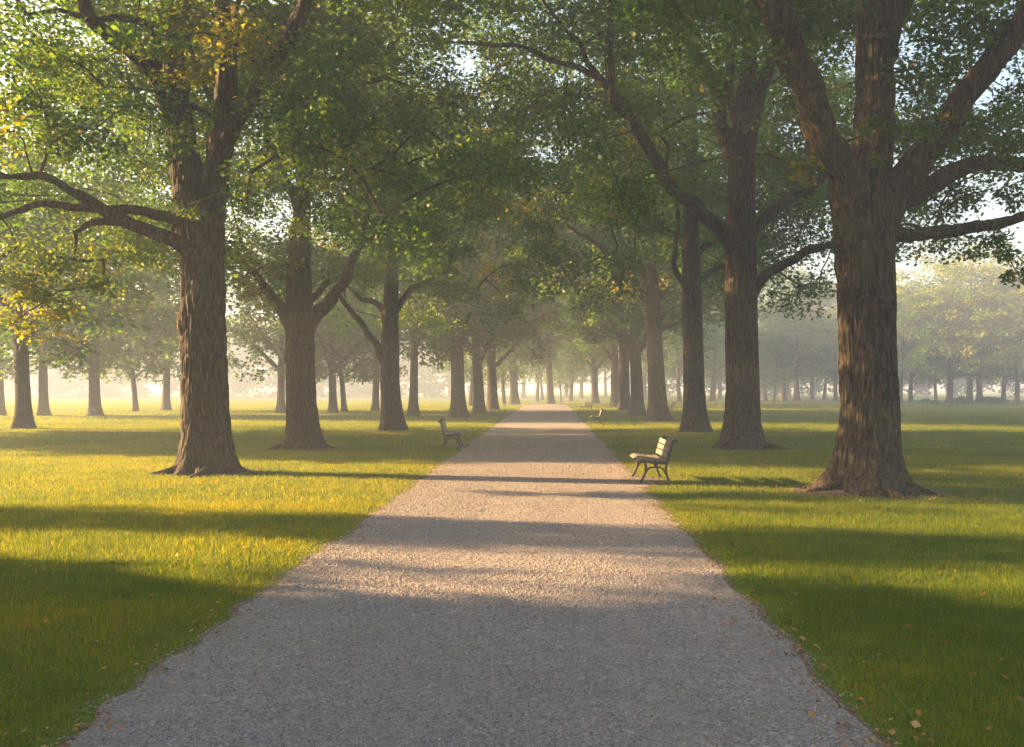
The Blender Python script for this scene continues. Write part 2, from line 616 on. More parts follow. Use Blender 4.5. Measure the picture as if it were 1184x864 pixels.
def clear_of_limbs(C, rad, base, rng, p=.85):
    """Which clumps leave the main limbs of the avenue trees open to view from the path."""
    W = C + np.asarray(base)
    ok = np.ones(len(C), bool)
    Yc = np.maximum(W[:, 1], .5)
    px, py = VX + W[:, 0] * F / Yc, VY - (W[:, 2] - EYE) * F / Yc
    for pts in SIGHT:
        d, _ = catmull(np.array(pts, float), 8.0)
        D = np.hypot(px[:, None] - d[None, :, 0], py[:, None] - d[None, :, 1])
        hit = (D < rad[:, None] * .75 * F / Yc[:, None] + d[None, :, 3] * .4) & (Yc[:, None] < d[None, :, 2] + .3)
        ok &= ~(hit.any(1) & (rng.random(len(C)) < p))
    return ok


def rel(base, Y, pts, see=None):
    """pixel limb: list of (px, py, dY, width_px) -> relative (dx, dy, z, r)."""
    out = []
    for px, py, dy, w in pts:
        p = at(px, py, Y + dy)
        out.append((p[0] - base[0], p[1] - base[1], p[2], .5 * w * (Y + dy) / F))
    return out


SIGHT += [
    [(852, 292, 26.6, 20), (812, 247, 25.6, 16), (785, 225, 25, 15), (765, 200, 24.7, 14), (742, 160, 24.3, 13), (722, 130, 24, 12), (706, 105, 23.7, 11), (704, 60, 23.5, 9), (707, 10, 23.2, 7)],
    [(712, 118, 23.8, 8), (672, 78, 23.3, 6), (640, 70, 22.9, 5), (602, 53, 22.5, 4), (540, 51, 22, 3)],
    [(857, 400, 26.6, 36), (857, 300, 26.6, 36), (857, 230, 26.6, 33), (858, 180, 26.6, 29)],
    [(860, 300, 26.6, 16), (905, 236, 27, 12), (948, 207, 27.4, 10)], [(866, 345, 26.6, 12), (918, 300, 26, 10), (968, 280, 25.4, 7)],
    [(857, 200, 26.6, 20), (838, 150, 26.7, 17), (826, 100, 26.6, 14), (805, 60, 26.4, 12)], [(860, 175, 26.6, 20), (878, 120, 26.4, 16), (892, 70, 26.2, 14)],
    [(1001, 330, 15.6, 60), (998, 270, 15.6, 60), (1004, 215, 15.6, 52), (1010, 160, 15.6, 47), (1012, 90, 15.7, 46), (1011, 20, 15.8, 46)],
    [(985, 230, 15.5, 44), (945, 148, 15.1, 36), (931, 105, 14.9, 34), (914, 55, 14.7, 33), (888, 5, 14.4, 31)],
    [(1026, 236, 15.5, 40), (1058, 198, 15.4, 36), (1112, 120, 15.2, 29), (1142, 75, 15.1, 27), (1185, 15, 15, 25)],
    [(1050, 273, 15.7, 17), (1090, 272, 15.7, 16), (1150, 258, 15.6, 12)],
    [(235, 310, 18.9, 46), (228, 255, 18.9, 47), (214, 190, 18.9, 36)], [(246, 220, 18.8, 30), (255, 175, 18.7, 28), (264, 125, 18.6, 25)],
    [(254, 178, 18.7, 18), (274, 140, 18.4, 17), (298, 105, 18, 17), (320, 55, 17.6, 16), (352, 0, 17.3, 15)],
    [(206, 150, 19, 20), (190, 110, 18.6, 19), (165, 78, 18.3, 18), (130, 45, 17.9, 16), (102, 12, 17.6, 14)],
    [(228, 298, 18.8, 19), (175, 268, 18, 14), (140, 255, 17.6, 13), (88, 222, 17.2, 11), (55, 207, 16.9, 10), (0, 203, 16.7, 8)],
    [(185, 250, 18.3, 11), (95, 240, 17.7, 9), (0, 250, 17.2, 6)],
    [(347, 400, 26.6, 33), (346, 320, 26.6, 24), (347, 290, 26.6, 20)], [(350, 385, 26.6, 20), (386, 342, 26.1, 14), (400, 318, 25.8, 10)], [(343, 385, 26.6, 16), (316, 346, 25.9, 12)],
    [(451, 420, 38.3, 20), (452, 340, 38.3, 16)], [(448, 425, 38.3, 11), (425, 385, 37.8, 8), (405, 358, 37.4, 6)],
    [(801, 400, 36.7, 23), (800, 300, 36.7, 22)], [(800, 345, 36.7, 10), (781, 310, 36, 7), (785, 262, 36, 5)], [(757, 420, 49.7, 19), (754, 330, 49.7, 15)], [(741, 340, 49, 9), (703, 292, 48, 7), (655, 260, 47, 4)]]

AV = 'old trees lining both sides of the gravel path'
# --- near left tree
b = ground_at(240, 547)
Y = b[1]
make_tree('park_tree', b,
          [(0, 0, -.25, .50)] + rel(b, Y, [(239, 530, 0, 50), (237, 450, 0, 49), (236, 380, 0, 47), (235, 310, 0, 46), (228, 255, 0, 47), (214, 190, 0, 33), (205, 130, .2, 28), (201, 80, .4, 23), (208, 0, .5, 20), (214, -130, .7, 12), (214, -260, .8, 5)]),
          [rel(b, Y, [(236, 290, 0, 34), (246, 220, -.1, 30), (255, 175, -.2, 28), (264, 125, -.3, 25), (266, 70, -.4, 21), (258, 10, -.4, 18), (255, -110, -.6, 10)]),
           rel(b, Y, [(254, 178, -.2, 18), (274, 140, -.5, 17), (298, 105, -.9, 17), (318, 60, -1.2, 17), (352, 0, -1.6, 15), (385, -80, -2, 10)]),
           rel(b, Y, [(206, 150, .1, 20), (190, 110, -.3, 19), (165, 78, -.6, 18), (130, 45, -1.0, 16), (102, 12, -1.3, 14), (92, -60, -1.6, 9)]),
           rel(b, Y, [(196, 115, -.1, 12), (186, 85, -.5, 10), (181, 52, -.9, 9), (166, 27, -1.2, 9), (140, 20, -1.4, 8), (104, 24, -1.7, 7)]),
           rel(b, Y, [(228, 298, -.1, 19), (205, 283, -.5, 16), (175, 268, -.9, 14), (140, 255, -1.3, 13), (112, 238, -1.5, 12), (88, 222, -1.7, 11), (55, 207, -2, 10), (10, 205, -2.2, 8), (-40, 190, -2.5, 5)]),
           rel(b, Y, [(222, 256, -.1, 14), (185, 250, -.6, 11), (150, 243, -.9, 10), (95, 240, -1.2, 9), (45, 238, -1.5, 8), (0, 250, -1.7, 6)]),
           rel(b, Y, [(142, 255, -1.2, 9), (112, 258, -1.6, 7), (86, 268, -1.9, 5)])],
          dict(M=370, cz=10.5, rx=7.0, rz=7.5, zmin=3.9, inner=1.7, rad=.85, n=400, leaf=.112, gold=.05, cx=(-.3, 0)),
          'broad old tree with a forked brown trunk, first in the row left of the path', AV, 11,
          nang=210, step=.035, bark=.030, flare=.72, fl_h=.40, fine=10.2, tint=.50, lim_ang=44, bumps=[(PI + .25, 3.1, .22, .20), (PI + 1.7, 3.6, .18, .16), (PI + 2.3, 1.7, .12, .10)],
          extra=[(*(at(px, py, Y + dy) - b), r, t) for px, py, dy, r, t in
                 [(20, 285, -1.6, .6, .62), (50, 300, -1.6, .6, .66), (85, 300, -1.5, .6, .62), (-20, 310, -1.6, .7, .66), (120, 330, -1.2, .5, .64), (150, 290, -.8, .6, .55), (40, 325, -1.4, .5, .7), (20, 330, -1.5, .55, 0.76), (50, 350, -1.6, .5, 0.78), (75, 370, -1.8, .4, 0.79), (15, 375, -1.7, .45, 0.76), (85, 335, -1.4, .45, 0.72), (120, 300, -1.2, .5, 0.70),
                  (185, 60, -1.2, .55, 0.78), (215, 85, -1.4, .5, 0.79), (250, 60, -1.5, .6, 0.78), (235, 20, -1.4, .6, 0.76), (290, 30, -1.6, .6, 0.72), (200, 25, -1.3, .5, 0.76),
                  (120, 100, -1.0, .8, 0.60), (60, 60, -1, .8, 0.62), (30, 130, -1.2, .8, 0.50), (110, 150, -1.5, .8, 0.42), (160, 120, -1.6, .8, 0.42), (60, 160, -1, .8, 0.50),
                  (205, 165, -1.5, .55, 0.40), (330, 110, -1.8, .7, 0.55), (370, 60, -1.8, .7, 0.50), (300, 75, -1.7, .6, 0.70), (340, 170, -1.4, .7, 0.55), (380, 130, -2, .7, 0.50), (400, 185, -1.8, .6, 0.70), (215, 240, -1.0, .35, 0.50),
                  (285, 235, -1.2, .6, 0.50), (290, 200, -1.3, .6, 0.50)]])

# --- near right tree
b = ground_at(1005, 568)
Y = b[1]
make_tree('park_tree', b,
          [(0, 0, -.25, .53)] + rel(b, Y, [(1005, 550, 0, 63), (1004, 470, 0, 62), (1002, 400, 0, 60), (1001, 330, 0, 60), (998, 270, 0, 61), (1004, 215, 0, 50), (1010, 160, .1, 43), (1012, 90, .2, 40), (1011, 20, .3, 38), (1008, -60, .5, 32), (1004, -260, .8, 14), (1000, -420, .9, 6)]),
          [rel(b, Y, [(996, 275, 0, 46), (985, 230, -.15, 44), (966, 190, -.3, 40), (945, 148, -.5, 36), (931, 105, -.7, 34), (914, 55, -.9, 33), (888, 5, -1.2, 31), (850, -90, -1.6, 22), (830, -190, -2, 12)]),
           rel(b, Y, [(1005, 280, 0, 44), (1026, 236, -.1, 40), (1058, 198, -.2, 36), (1085, 160, -.3, 32), (1112, 120, -.4, 29), (1142, 75, -.5, 27), (1185, 15, -.6, 25), (1240, -80, -.8, 15)]),
           rel(b, Y, [(1020, 235, .3, 24), (1062, 222, .6, 21), (1100, 204, .8, 19), (1145, 192, 1.0, 17), (1186, 190, 1.2, 15), (1250, 180, 1.4, 10)]),
           rel(b, Y, [(1012, 262, .1, 20), (1050, 273, .1, 17), (1090, 272, .1, 16), (1130, 262, 0, 13), (1186, 250, -.2, 11), (1240, 250, -.4, 7)]),
           rel(b, Y, [(1014, 60, .2, 34), (1036, 10, .3, 30), (1050, -60, .5, 24), (1075, -180, .8, 10)])],
          dict(M=370, cz=10.8, rx=7.2, rz=7.4, zmin=4.2, inner=2.2, rad=.82, n=420, leaf=.105, gold=.02, cx=(.6, .6),
               keep=lambda c: not (c[1] < .6 and c[2] < 8.0 and -3.2 < c[0] < .5)),
          'massive thick trunked tree with ridged bark and a sunlit burl, first right of the path', AV, 23,
          nang=300, step=.03, bark=.036, flare=1.1, fl_h=.40, fine=9.4, tint=.36, lim_ang=80,
          bumps=[(PI + .75, 3.55, .20, .30), (PI + 2.0, 3.15, .24, .20), (PI + 1.2, 2.1, .12, .10), (PI + 1.7, 5.0, .15, .12)],
          extra=[(*(at(px, py, Y + dy) - b), r, t) for px, py, dy, r, t in
                 [(925, 195, -.6, .22, .82), (942, 188, -.7, .2, .8), (935, 205, -.7, .18, .84), (1015, 145, -1.0, .22, .45), (1000, 155, -1.0, .2, .5), (1035, 150, -1.0, .25, .42), (1012, 185, -1.0, .16, .55),
                  (1075, 150, -1.1, .4, .34), (1110, 165, -1.0, .4, .34), (1140, 140, -1, .45, .36), (1170, 165, -.8, .4, .36), (1060, 80, -.6, .5, .36), (1100, 50, -.6, .55, .34), (1080, 20, -.8, .5, .35), (1130, 20, -.8, .5, .35), (1170, 105, -.3, .4, .4),
                  (1165, 290, -.4, .35, .5), (1178, 320, -.5, .3, .5), (1150, 275, -.3, .35, .55), (1120, 225, .6, .4, .4), (1170, 225, .6, .4, .4), (1095, 240, .5, .3, .5), (1060, 110, .8, .6, .36)]])

# --- second right tree
b = ground_at(860, 519)
Y = b[1]
make_tree('park_tree', b,
          [(0, 0, -.25, .50)] + rel(b, Y, [(859, 505, 0, 40), (858, 440, 0, 38), (857, 370, 0, 37), (857, 300, 0, 36), (857, 230, 0, 33), (858, 180, 0, 29), (861, 130, 0, 25), (866, 70, .2, 18), (868, 0, .3, 13), (870, -120, .5, 5)]),
          [rel(b, Y, [(852, 292, 0, 20), (840, 272, -.4, 18), (812, 247, -1, 16), (785, 225, -1.5, 15), (765, 200, -1.9, 14), (742, 160, -2.3, 13), (722, 130, -2.6, 12), (706, 105, -2.9, 11), (704, 60, -3.1, 9), (707, 10, -3.4, 7), (700, -60, -3.6, 4)]),
           rel(b, Y, [(712, 118, -2.7, 8), (694, 92, -3.0, 7), (672, 78, -3.3, 6), (640, 70, -3.7, 5), (602, 53, -4.1, 4.5), (560, 52, -4.5, 4), (486, 47, -5, 3)]),
           rel(b, Y, [(698, 95, -3.0, 7), (680, 72, -3.3, 6), (668, 48, -3.6, 5), (640, 15, -3.8, 4), (610, -20, -4, 3)]),
           rel(b, Y, [(860, 300, 0, 18), (874, 262, .2, 13), (905, 236, .5, 12), (948, 207, .8, 10), (985, 170, 1.1, 7)]),
           rel(b, Y, [(866, 345, 0, 14), (885, 318, -.3, 11), (918, 300, -.7, 10), (968, 280, -1.2, 7), (1010, 262, -1.5, 4)]),
           rel(b, Y, [(857, 200, 0, 22), (838, 150, .1, 17), (826, 100, 0, 14), (805, 60, -.2, 12), (775, 30, -.5, 10), (725, 10, -.9, 7), (690, -40, -1.2, 4)]),
           rel(b, Y, [(860, 175, 0, 20), (878, 120, -.2, 16), (892, 70, -.4, 14), (905, 20, -.6, 11), (925, -60, -.8, 6)]),
           rel(b, Y, [(858, 160, 0, 14), (842, 105, -.5, 11), (845, 55, -.7, 9), (835, 0, -.9, 7)])],
          dict(M=340, cz=11, rx=7.2, rz=7.8, zmin=4.1, inner=1.3, rad=.95, n=330, leaf=.122, gold=.03, cx=(-.4, -.3), keep=lambda c: not (c[1] < 0 and c[2] < 6.8 and abs(c[0]) < 1.5)),
          'tall straight trunked tree with a bough arching over the path, second in the right row', AV, 37,
          nang=150, step=.06, bark=.030, flare=.66, fl_h=.45, fine=13.6, tint=.40, lim_ang=22, bumps=[(PI + .6, 4.4, .22, .20), (PI + 2.1, 3.0, .18, .16)])

# --- second left tree
b = ground_at(350, 519)
Y = b[1]
make_tree('park_tree', b,
          [(0, 0, -.25, .48)] + rel(b, Y, [(350, 505, 0, 34), (348, 450, 0, 32), (347, 400, 0, 31), (346, 360, 0, 30), (346, 320, 0, 26), (347, 280, .1, 22), (350, 230, .2, 18), (356, 150, .3, 15), (360, 50, .4, 11), (362, -70, .5, 6)]),
          [rel(b, Y, [(343, 385, 0, 18), (330, 362, -.3, 14), (316, 346, -.7, 12), (300, 325, -1.2, 9), (280, 300, -1.6, 6)]),
           rel(b, Y, [(350, 385, 0, 20), (366, 362, -.2, 16), (386, 342, -.5, 14), (400, 318, -.8, 11), (415, 280, -1, 8), (430, 230, -1.2, 5)]),
           rel(b, Y, [(350, 350, 0, 10), (366, 342, .4, 8), (380, 325, .8, 6)]),
           rel(b, Y, [(349, 250, .2, 12), (325, 190, -.3, 9), (308, 150, -.6, 7), (300, 90, -.8, 5)])],
          dict(M=340, cz=10.8, rx=7.0, rz=7.6, zmin=3.8, inner=1.2, rad=.95, n=330, leaf=.126, gold=.05, cx=(-.2, -.2), keep=lambda c: not (c[1] < 0 and c[2] < 5.2 and abs(c[0]) < 1.4)),
          'tree with a low fork and a spray of golden leaves, second in left row', AV, 41,
          nang=140, step=.06, bark=.028, flare=.62, fl_h=.42, fine=13.6, tint=.48, lim_ang=22, bumps=[(PI + .4, 2.7, .18, .16), (PI + 2.0, 2.0, .14, .12)],
          extra=[(*(at(px, py, Y + dy) - b), r, t) for px, py, dy, r, t in
                 [(275, 325, -1.7, .45, 0.78), (290, 300, -1.8, .5, 0.78), (300, 335, -1.8, .45, 0.79), (315, 310, -1.6, .45, 0.78), (305, 350, -1.7, .3, 0.79), (340, 305, -1.6, .35, 0.78), (285, 340, -2, .3, 0.78), (265, 290, -1.4, .4, 0.77), (345, 262, -1.5, .4, 0.77),
                  (420, 190, -1.8, .6, 0.79), (440, 200, -2, .5, 0.79), (405, 170, -1.6, .6, 0.72)]])

# --- third left tree
b = ground_at(453, 498)
Y = b[1]
make_tree('park_tree', b,
          [(0, 0, -.25, .42)] + rel(b, Y, [(453, 490, 0, 23), (451, 440, 0, 21), (451, 400, 0, 20), (452, 350, 0, 17), (453, 310, 0, 14), (455, 250, .2, 11), (457, 150, .4, 8), (458, 20, .5, 3)]),
          [rel(b, Y, [(448, 425, 0, 11), (438, 404, -.2, 8.5), (425, 385, -.5, 8), (410, 365, -.8, 7), (396, 345, -1, 5)]),
           rel(b, Y, [(449, 370, 0, 9), (436, 352, .3, 7), (418, 345, .6, 5.5), (400, 330, 1, 3)]),
           rel(b, Y, [(454, 365, 0, 9), (470, 340, -.4, 7), (492, 327, -.8, 6), (520, 312, -1.2, 4)]),
           rel(b, Y, [(454, 320, 0, 9), (447, 270, -.2, 7), (440, 210, -.3, 5)])],
          dict(M=330, cz=11, rx=7.0, rz=7.8, zmin=4.0, inner=1.0, rad=1.0, n=230, leaf=.16, gold=.05, cx=(-.2, 0)),
          'upright tree with one limb bent out low to the left, third in the left row', AV, 53,
          nang=64, step=.1, bark=.013, flare=.7, fl_h=.5, tint=.47, lim_ang=14)

# --- third right tree
b = ground_at(803, 500)
Y = b[1]
make_tree('park_tree', b,
          [(0, 0, -.25, .45)] + rel(b, Y, [(803, 490, 0, 26), (802, 440, 0, 24), (801, 380, 0, 23), (800, 320, 0, 22), (799, 270, 0, 19), (799, 210, .2, 15), (799, 110, .3, 10), (800, 0, .4, 4)]),
          [rel(b, Y, [(800, 345, 0, 10), (791, 328, -.4, 8), (781, 310, -.7, 7), (780, 288, -.8, 6), (785, 262, -.9, 5), (780, 220, -1, 4)]),
           rel(b, Y, [(803, 330, 0, 10), (816, 317, .2, 8), (836, 308, .5, 6), (860, 290, .8, 4)]),
           rel(b, Y, [(803, 295, 0, 9), (815, 285, -.2, 7), (832, 275, -.4, 5), (850, 255, -.6, 3)])],
          dict(M=330, cz=11, rx=7.0, rz=7.8, zmin=4.3, inner=1.2, rad=1.0, n=230, leaf=.155, gold=.02, cx=(-.2, 0)),
          'greyish straight trunk standing just left of the arching bough tree, third right of the path', AV, 67,
          nang=64, step=.1, bark=.013, flare=.75, fl_h=.5, tint=.36, lim_ang=14)

# --- fourth right tree
b = ground_at(762, 487)
Y = b[1]
make_tree('park_tree', b,
          [(0, 0, -.25, .48)] + rel(b, Y, [(761, 480, 0, 22), (759, 440, 0, 20), (757, 400, 0, 19), (755, 360, 0, 18), (754, 330, 0, 15), (752, 280, .2, 11), (752, 150, .4, 6), (752, 60, .5, 3)]),
          [rel(b, Y, [(753, 370, 0, 11), (741, 340, -.5, 9), (722, 312, -1, 8), (703, 292, -1.6, 7), (680, 275, -2.2, 5.5), (650, 258, -2.8, 4)]),
           rel(b, Y, [(757, 350, 0, 9), (768, 330, .3, 7), (775, 300, .6, 5)]),
           rel(b, Y, [(754, 340, 0, 9), (742, 310, .4, 7), (726, 285, .8, 5)]),
           rel(b, Y, [(758, 385, 0, 8), (775, 375, -.6, 6), (800, 370, -1.2, 4)])],
          dict(M=320, cz=11.5, rx=7.2, rz=8.0, zmin=4.3, inner=1.0, rad=1.05, n=130, leaf=.22, gold=.04, cx=(-.3, 0)),
          'tree with a long thin limb reaching left over the path, fourth in the right row', AV, 71,
          nang=48, step=.14, bark=.012, flare=.8, fl_h=.5, tint=.42, lim_ang=12)


# --- shared tree shapes for the ones farther off
def variant(seed, H, r0, rx, zmin, M, n, leaf, rad, tint, gold, fork=True, bark=.01):
    rng = np.random.default_rng(seed)
    lean = rng.normal(size=2) * .25
    tr = [(0, 0, -.25, r0), (0, 0, .3, r0), (lean[0] * .2, lean[1] * .2, H * .12, r0 * .93), (lean[0] * .5, lean[1] * .5, H * .25, r0 * .84), (lean[0], lean[1], H * .45, r0 * .55), (lean[0] * 1.4, lean[1] * 1.4, H * .7, r0 * .3), (lean[0] * 1.5, lean[1] * 1.5, H * .92, r0 * .08)]
    lb = []
    if fork:
        for k in range(rng.integers(3, 6)):
            a = rng.uniform(0, 6.28)
            z0 = H * rng.uniform(.2, .34)
            ln = rx * rng.uniform(.55, .8)
            rr = r0 * rng.uniform(.34, .5)
            lb.append([(0, 0, z0, rr), (math.cos(a) * ln * .3, math.sin(a) * ln * .3, z0 + ln * .28, rr * .85), (math.cos(a + .1) * ln * .65, math.sin(a + .1) * ln * .65, z0 + ln * .62, rr * .6), (math.cos(a + .2) * ln, math.sin(a + .2) * ln, z0 + ln * .85, rr * .25)])
    return make_tree('park_tree', (0, -500, 0), tr, lb,
                     dict(M=M, cz=zmin + (H - zmin) * .52, rx=rx, rz=(H - zmin) * .56, zmin=zmin, inner=.9, rad=rad, n=n, leaf=leaf, gold=gold),
                     'tree', AV, seed, nang=28, step=.25, bark=bark, flare=.7, fl_h=.5, tint=tint, lim_ang=9)


MID = [variant(101, 18.5, .46, 6.8, 4.2, 290, 95, .26, 1.1, .44, .06), variant(103, 18, .44, 6.8, 4.0, 290, 95, .26, 1.1, .38, .03), variant(107, 19, .48, 7.0, 4.4, 300, 95, .26, 1.1, .50, .08)]
FAR = [variant(111, 16, .36, 6.4, 2.3, 190, 60, .36, 1.25, .46, .08), variant(113, 19, .42, 7.4, 2.6, 230, 60, .38, 1.3, .40, .02), variant(117, 21, .42, 8.2, 2.6, 260, 60, .38, 1.35, .62, .16), variant(119, 13, .22, 4.8, 2.4, 130, 60, .32, 1.1, .45, .06)]
SHADE = [variant(131, 16, .42, 6.6, 3.6, 420, 80, .50, 1.25, .44, .06)]
used = set()


def put(proto, x, y, label, group, rz, sc=1.0, cat='tree', hz=1.0):
    if proto.name not in used:
        used.add(proto.name)
        o = proto
    else:
        o = copy_tree(proto)
    o.location = (float(x), float(y), 0)
    o.rotation_euler = (0, 0, rz)
    o.scale = (sc, sc, sc * hz)
    tag(o, label, cat, group)
    return o


rnd = random.Random(5)
# avenue, farther trees
for px, py, v, sc, lab in [
    (530, 483, 0, .98, 'hazy tree behind the left bench with one low limb, fourth in the left row'),
    (554, 478, 1, .92, 'hazy grey trunk next beyond the tree behind the left bench, fifth in the left row'),
    (570, 474, 2, .92, 'misty trunk sixth in the left row, between two similar trunks'),
    (595, 468, 0, 1.05, 'palest misty trunk of the left row, nearest the bright gap at the path end'),
    (737, 480, 1, 1.0, 'hazy trunk fifth in the right row, just left of the long limbed fourth tree'),
    (722, 474.5, 2, .98, 'hazy trunk sixth in the right row, overlapping the fifth'),
    (711, 471, 0, .95, 'misty trunk seventh in the right row, overlapping the sixth'),
    (688, 467, 1, .95, 'pale misty forked tree above the far bench, last of the right row'),
    (636.5, 467, 0, .95, 'pale misty forked tree in the middle of the path end')]:
    g = ground_at(px, py)
    put(MID[v], g[0], g[1], lab, AV, rnd.uniform(0, 6.28), sc)

LB = 'misty trees scattered over the lawn left of the avenue'
for px, py, v, sc, lab in [
    (28, 496, 1, .80, 'dark crowned misty tree at the left edge of the picture, its trunk bare below'),
    (110, 481, 0, .95, 'pale misty tree with a thick trunk, left of the big forked tree'),
    (50, 481, 0, .85, 'faint tree just right of the dark crowned tree at the left edge'),
    (1, 481, 3, 1.0, 'faint trunk cut by the left edge of the picture'),
    (157, 476, 3, .9, 'faint thin trunk left of the big forked tree, right of the thick pale one'),
    (192, 475, 0, .85, 'faint trunk just left of the big forked tree'),
    (325, 478, 0, .8, 'pale tree seen just left of the second left trunk'),
    (385, 478, 0, .8, 'pale tree just right of the second left trunk'),
    (398, 476.5, 3, .9, 'thin pale trunk right of the second left trunk, the slimmer of a pair'),
    (434, 475, 0, .8, 'pale trunk just left of the third left trunk, under yellow leaves'),
    (478, 482, 3, 1.25, 'slim hazy tree just right of the third left trunk'),
    (544, 470, 3, .9, 'thin misty trunk seen between the fourth and fifth trunks of the left row'),
    (583, 468, 3, .9, 'leaning thin misty trunk just left of the palest left row trunk')]:
    g = ground_at(px, py)
    put(FAR[v], g[0], g[1], lab, LB, rnd.uniform(0, 6.28), sc)

EB = 'misty trees beyond the far end of the path'
for px, Y, v, sc, lab in [
    (621, 128, 3, 1.1, 'thin misty trunk left of the tree at the path end'),
    (627, 140, 3, 1.0, 'fainter thin trunk just left of the tree at the path end'),
    (660, 132, 3, 1.2, 'thin misty trunk between the path end tree and the far bench'),
    (649, 122, 3, .55, 'small slender sapling right of the path end tree'),
    (605, 175, 1, 1, 'faint tree over the bright gap left of the path end'),
    (655, 180, 0, 1, 'very faint tree crown above the far bench'),
    (672, 165, 0, 1, 'very faint tree left of the last tree of the right row'),
    (745, 150, 1, .9, 'faint tree seen between the fourth and fifth right trunks'),
    (785, 118, 3, 1.2, 'bluish thin trunk between the third and fourth right trunks'),
    (824, 128, 1, .9, 'bluish tree between the second and third right trunks'),
    (832, 150, 0, .95, 'fainter bluish tree just left of the second right trunk')]:
    put(FAR[v], (px - VX) * Y / F, Y, lab, EB, rnd.uniform(0, 6.28), sc)

RB = 'row of misty trees across the right field'
i = 0
ordn = ['first', 'second', 'third', 'fourth', 'fifth', 'sixth', 'seventh', 'eighth', 'ninth', 'tenth']
for px, Y, v, sc in [(884, 138, 0, .95), (895, 128, 3, .65), (906, 136, 1, .95), (921, 132, 1, 1.0), (939, 150, 0, .9), (953, 140, 3, 1.2), (966, 128, 2, .68)]:
    put(FAR[v], (px - VX) * Y / F, Y, f'bluish hazy tree across the field, {ordn[i]} to the right of the second right trunk', RB, rnd.uniform(0, 6.28), sc)
    i += 1
i = 0
for px, Y, v, sc in [(1040, 128, 1, .95), (1053, 132, 1, .8), (1082, 136, 3, 1.0), (1098, 130, 2, 1.05), (1121, 124, 2, 1.0), (1133, 133, 1, 1.0), (1160, 127, 1, .85), (1176, 122, 2, .8), (1215, 128, 1, 1.0)]:
    lab = f'hazy tree across the field, {ordn[i]} trunk to the right of the massive burled tree'
    if i == 3: lab = 'tall golden green hazy tree across the field, highest crown right of the burled tree'
    if i == 8: lab = 'hazy tree across the field whose crown only enters at the right edge of the picture'
    put(FAR[v], (px - VX) * Y * .86 / F, Y * .86, lab, RB, rnd.uniform(0, 6.28), sc * .9 * rnd.uniform(.88, 1.08), hz=rnd.uniform(.92, 1.12))
    i += 1
WB = 'faint wood behind the misty trees'
for k, px in enumerate([-20, 95, 210, 262, 372, 425, 520, 700, 770, 912, 1000, 1105]):
    Y = 175 + 45 * rnd.random()
    put(FAR[(k * 2 + 1) % 3], (px - VX) * Y / F, Y, 'faintest tree of the misty wood behind all the other trees', WB, rnd.uniform(0, 6.28), 1.0)

# far wood that closes the view, one misty mass
rg = np.random.default_rng(77)
cs = []
for side, x0, x1, lo, m in [(-1, -190, -9, .1, 1300), (1, 14, 190, 1.0, 1100)]:
    x = rg.uniform(x0, x1, m)
    yb = 178 + 25 * n2(x, x * 0, 30, 3)
    top = 9 + 8 * n2(x, x * 0 + 4, 14, 5) + 4 * n2(x, x * 0 + 8, 5, 6)
    z = lo + (top - lo) * rg.random(m) ** .8
    cs.append(np.stack([x, yb + rg.uniform(-5, 5, m), z], 1))
cs = np.concatenate(cs)
o = link('far_wood', leaves_mesh('far_wood', cs, np.full(len(cs), 2.3), np.full(len(cs), 75), np.full(len(cs), .75), .8, rg, np.clip(.4 + (n2(cs[:, 0], cs[:, 2], 9, 8) - .5) * .6, 0, .7)), LEAF)
tag(o, 'distant wood fading into one pale mass in the mist', 'wood', kind='stuff')

# trees of the same park standing left of the view, whose shadows cross the lawn and the path
S = .22
OB = 'trees standing left of the view'


def shade(v, X, proto, sc, hz=1.0, rz=0.0):
    put(proto, X, v - S * X, 'park tree left of the view that throws its shadow over lawn and path', OB, rz, sc, hz=hz)


shade(1.2, -19, SHADE[0], 1.0, .95, .4)
shade(1.4, -32, SHADE[0], 1.0, 1, 2.3)
shade(-9.5, -22, SHADE[0], 1.1, 1, 4)
shade(10.8, -20, FAR[3], .26, 3.2, 1)
shade(10.7, -26, FAR[3], .25, 3.6, 3)
shade(27.8, -33, SHADE[0], 1.0, 1, 3)

# ------------------------------------------------------------------ low shrubs under the far right trees
def make_shrub(seed, w, h):
    rng = np.random.default_rng(seed)
    root = empty('shrub', (0, 0, 0))
    C = np.stack([rng.uniform(-w / 2, w / 2, 26), rng.uniform(-.5, .5, 26), rng.uniform(.15, h - .2, 26)], 1)
    C[:, 2] *= np.sqrt(np.clip(1 - (C[:, 0] / (w * .55)) ** 2, .05, 1))
    mb = MB()
    for c in C:
        P = np.array([[c[0] * .3, c[1] * .3, -.05], [c[0] * .7, c[1] * .7, c[2] * .5], c])
        tube(mb, P, [.03, .02, .008], 5, cap=False)
    mb.build('stem', BARK, root)
    link('foliage', leaves_mesh('foliage', C, np.full(26, .38), np.full(26, 45), np.full(26, .2), .7, rng, np.full(26, .3)), LEAF, root)
    return root


for k, (px, w, h, lab) in enumerate([(1071, 2.9, .75, 'long low grey shrub under the far trees, nearest the burled trunk'), (1111, 1.7, 1.0, 'low rounded dark shrub under the golden green far tree'), (1148, 2.5, .95, 'low rounded shrub under the far trees near the right edge')]):
    o = make_shrub(300 + k, w, h)
    o.location = ((px - VX) * 108 / F, 108, 0)
    tag(o, lab, 'shrub', 'low shrubs at the far edge of the right field')

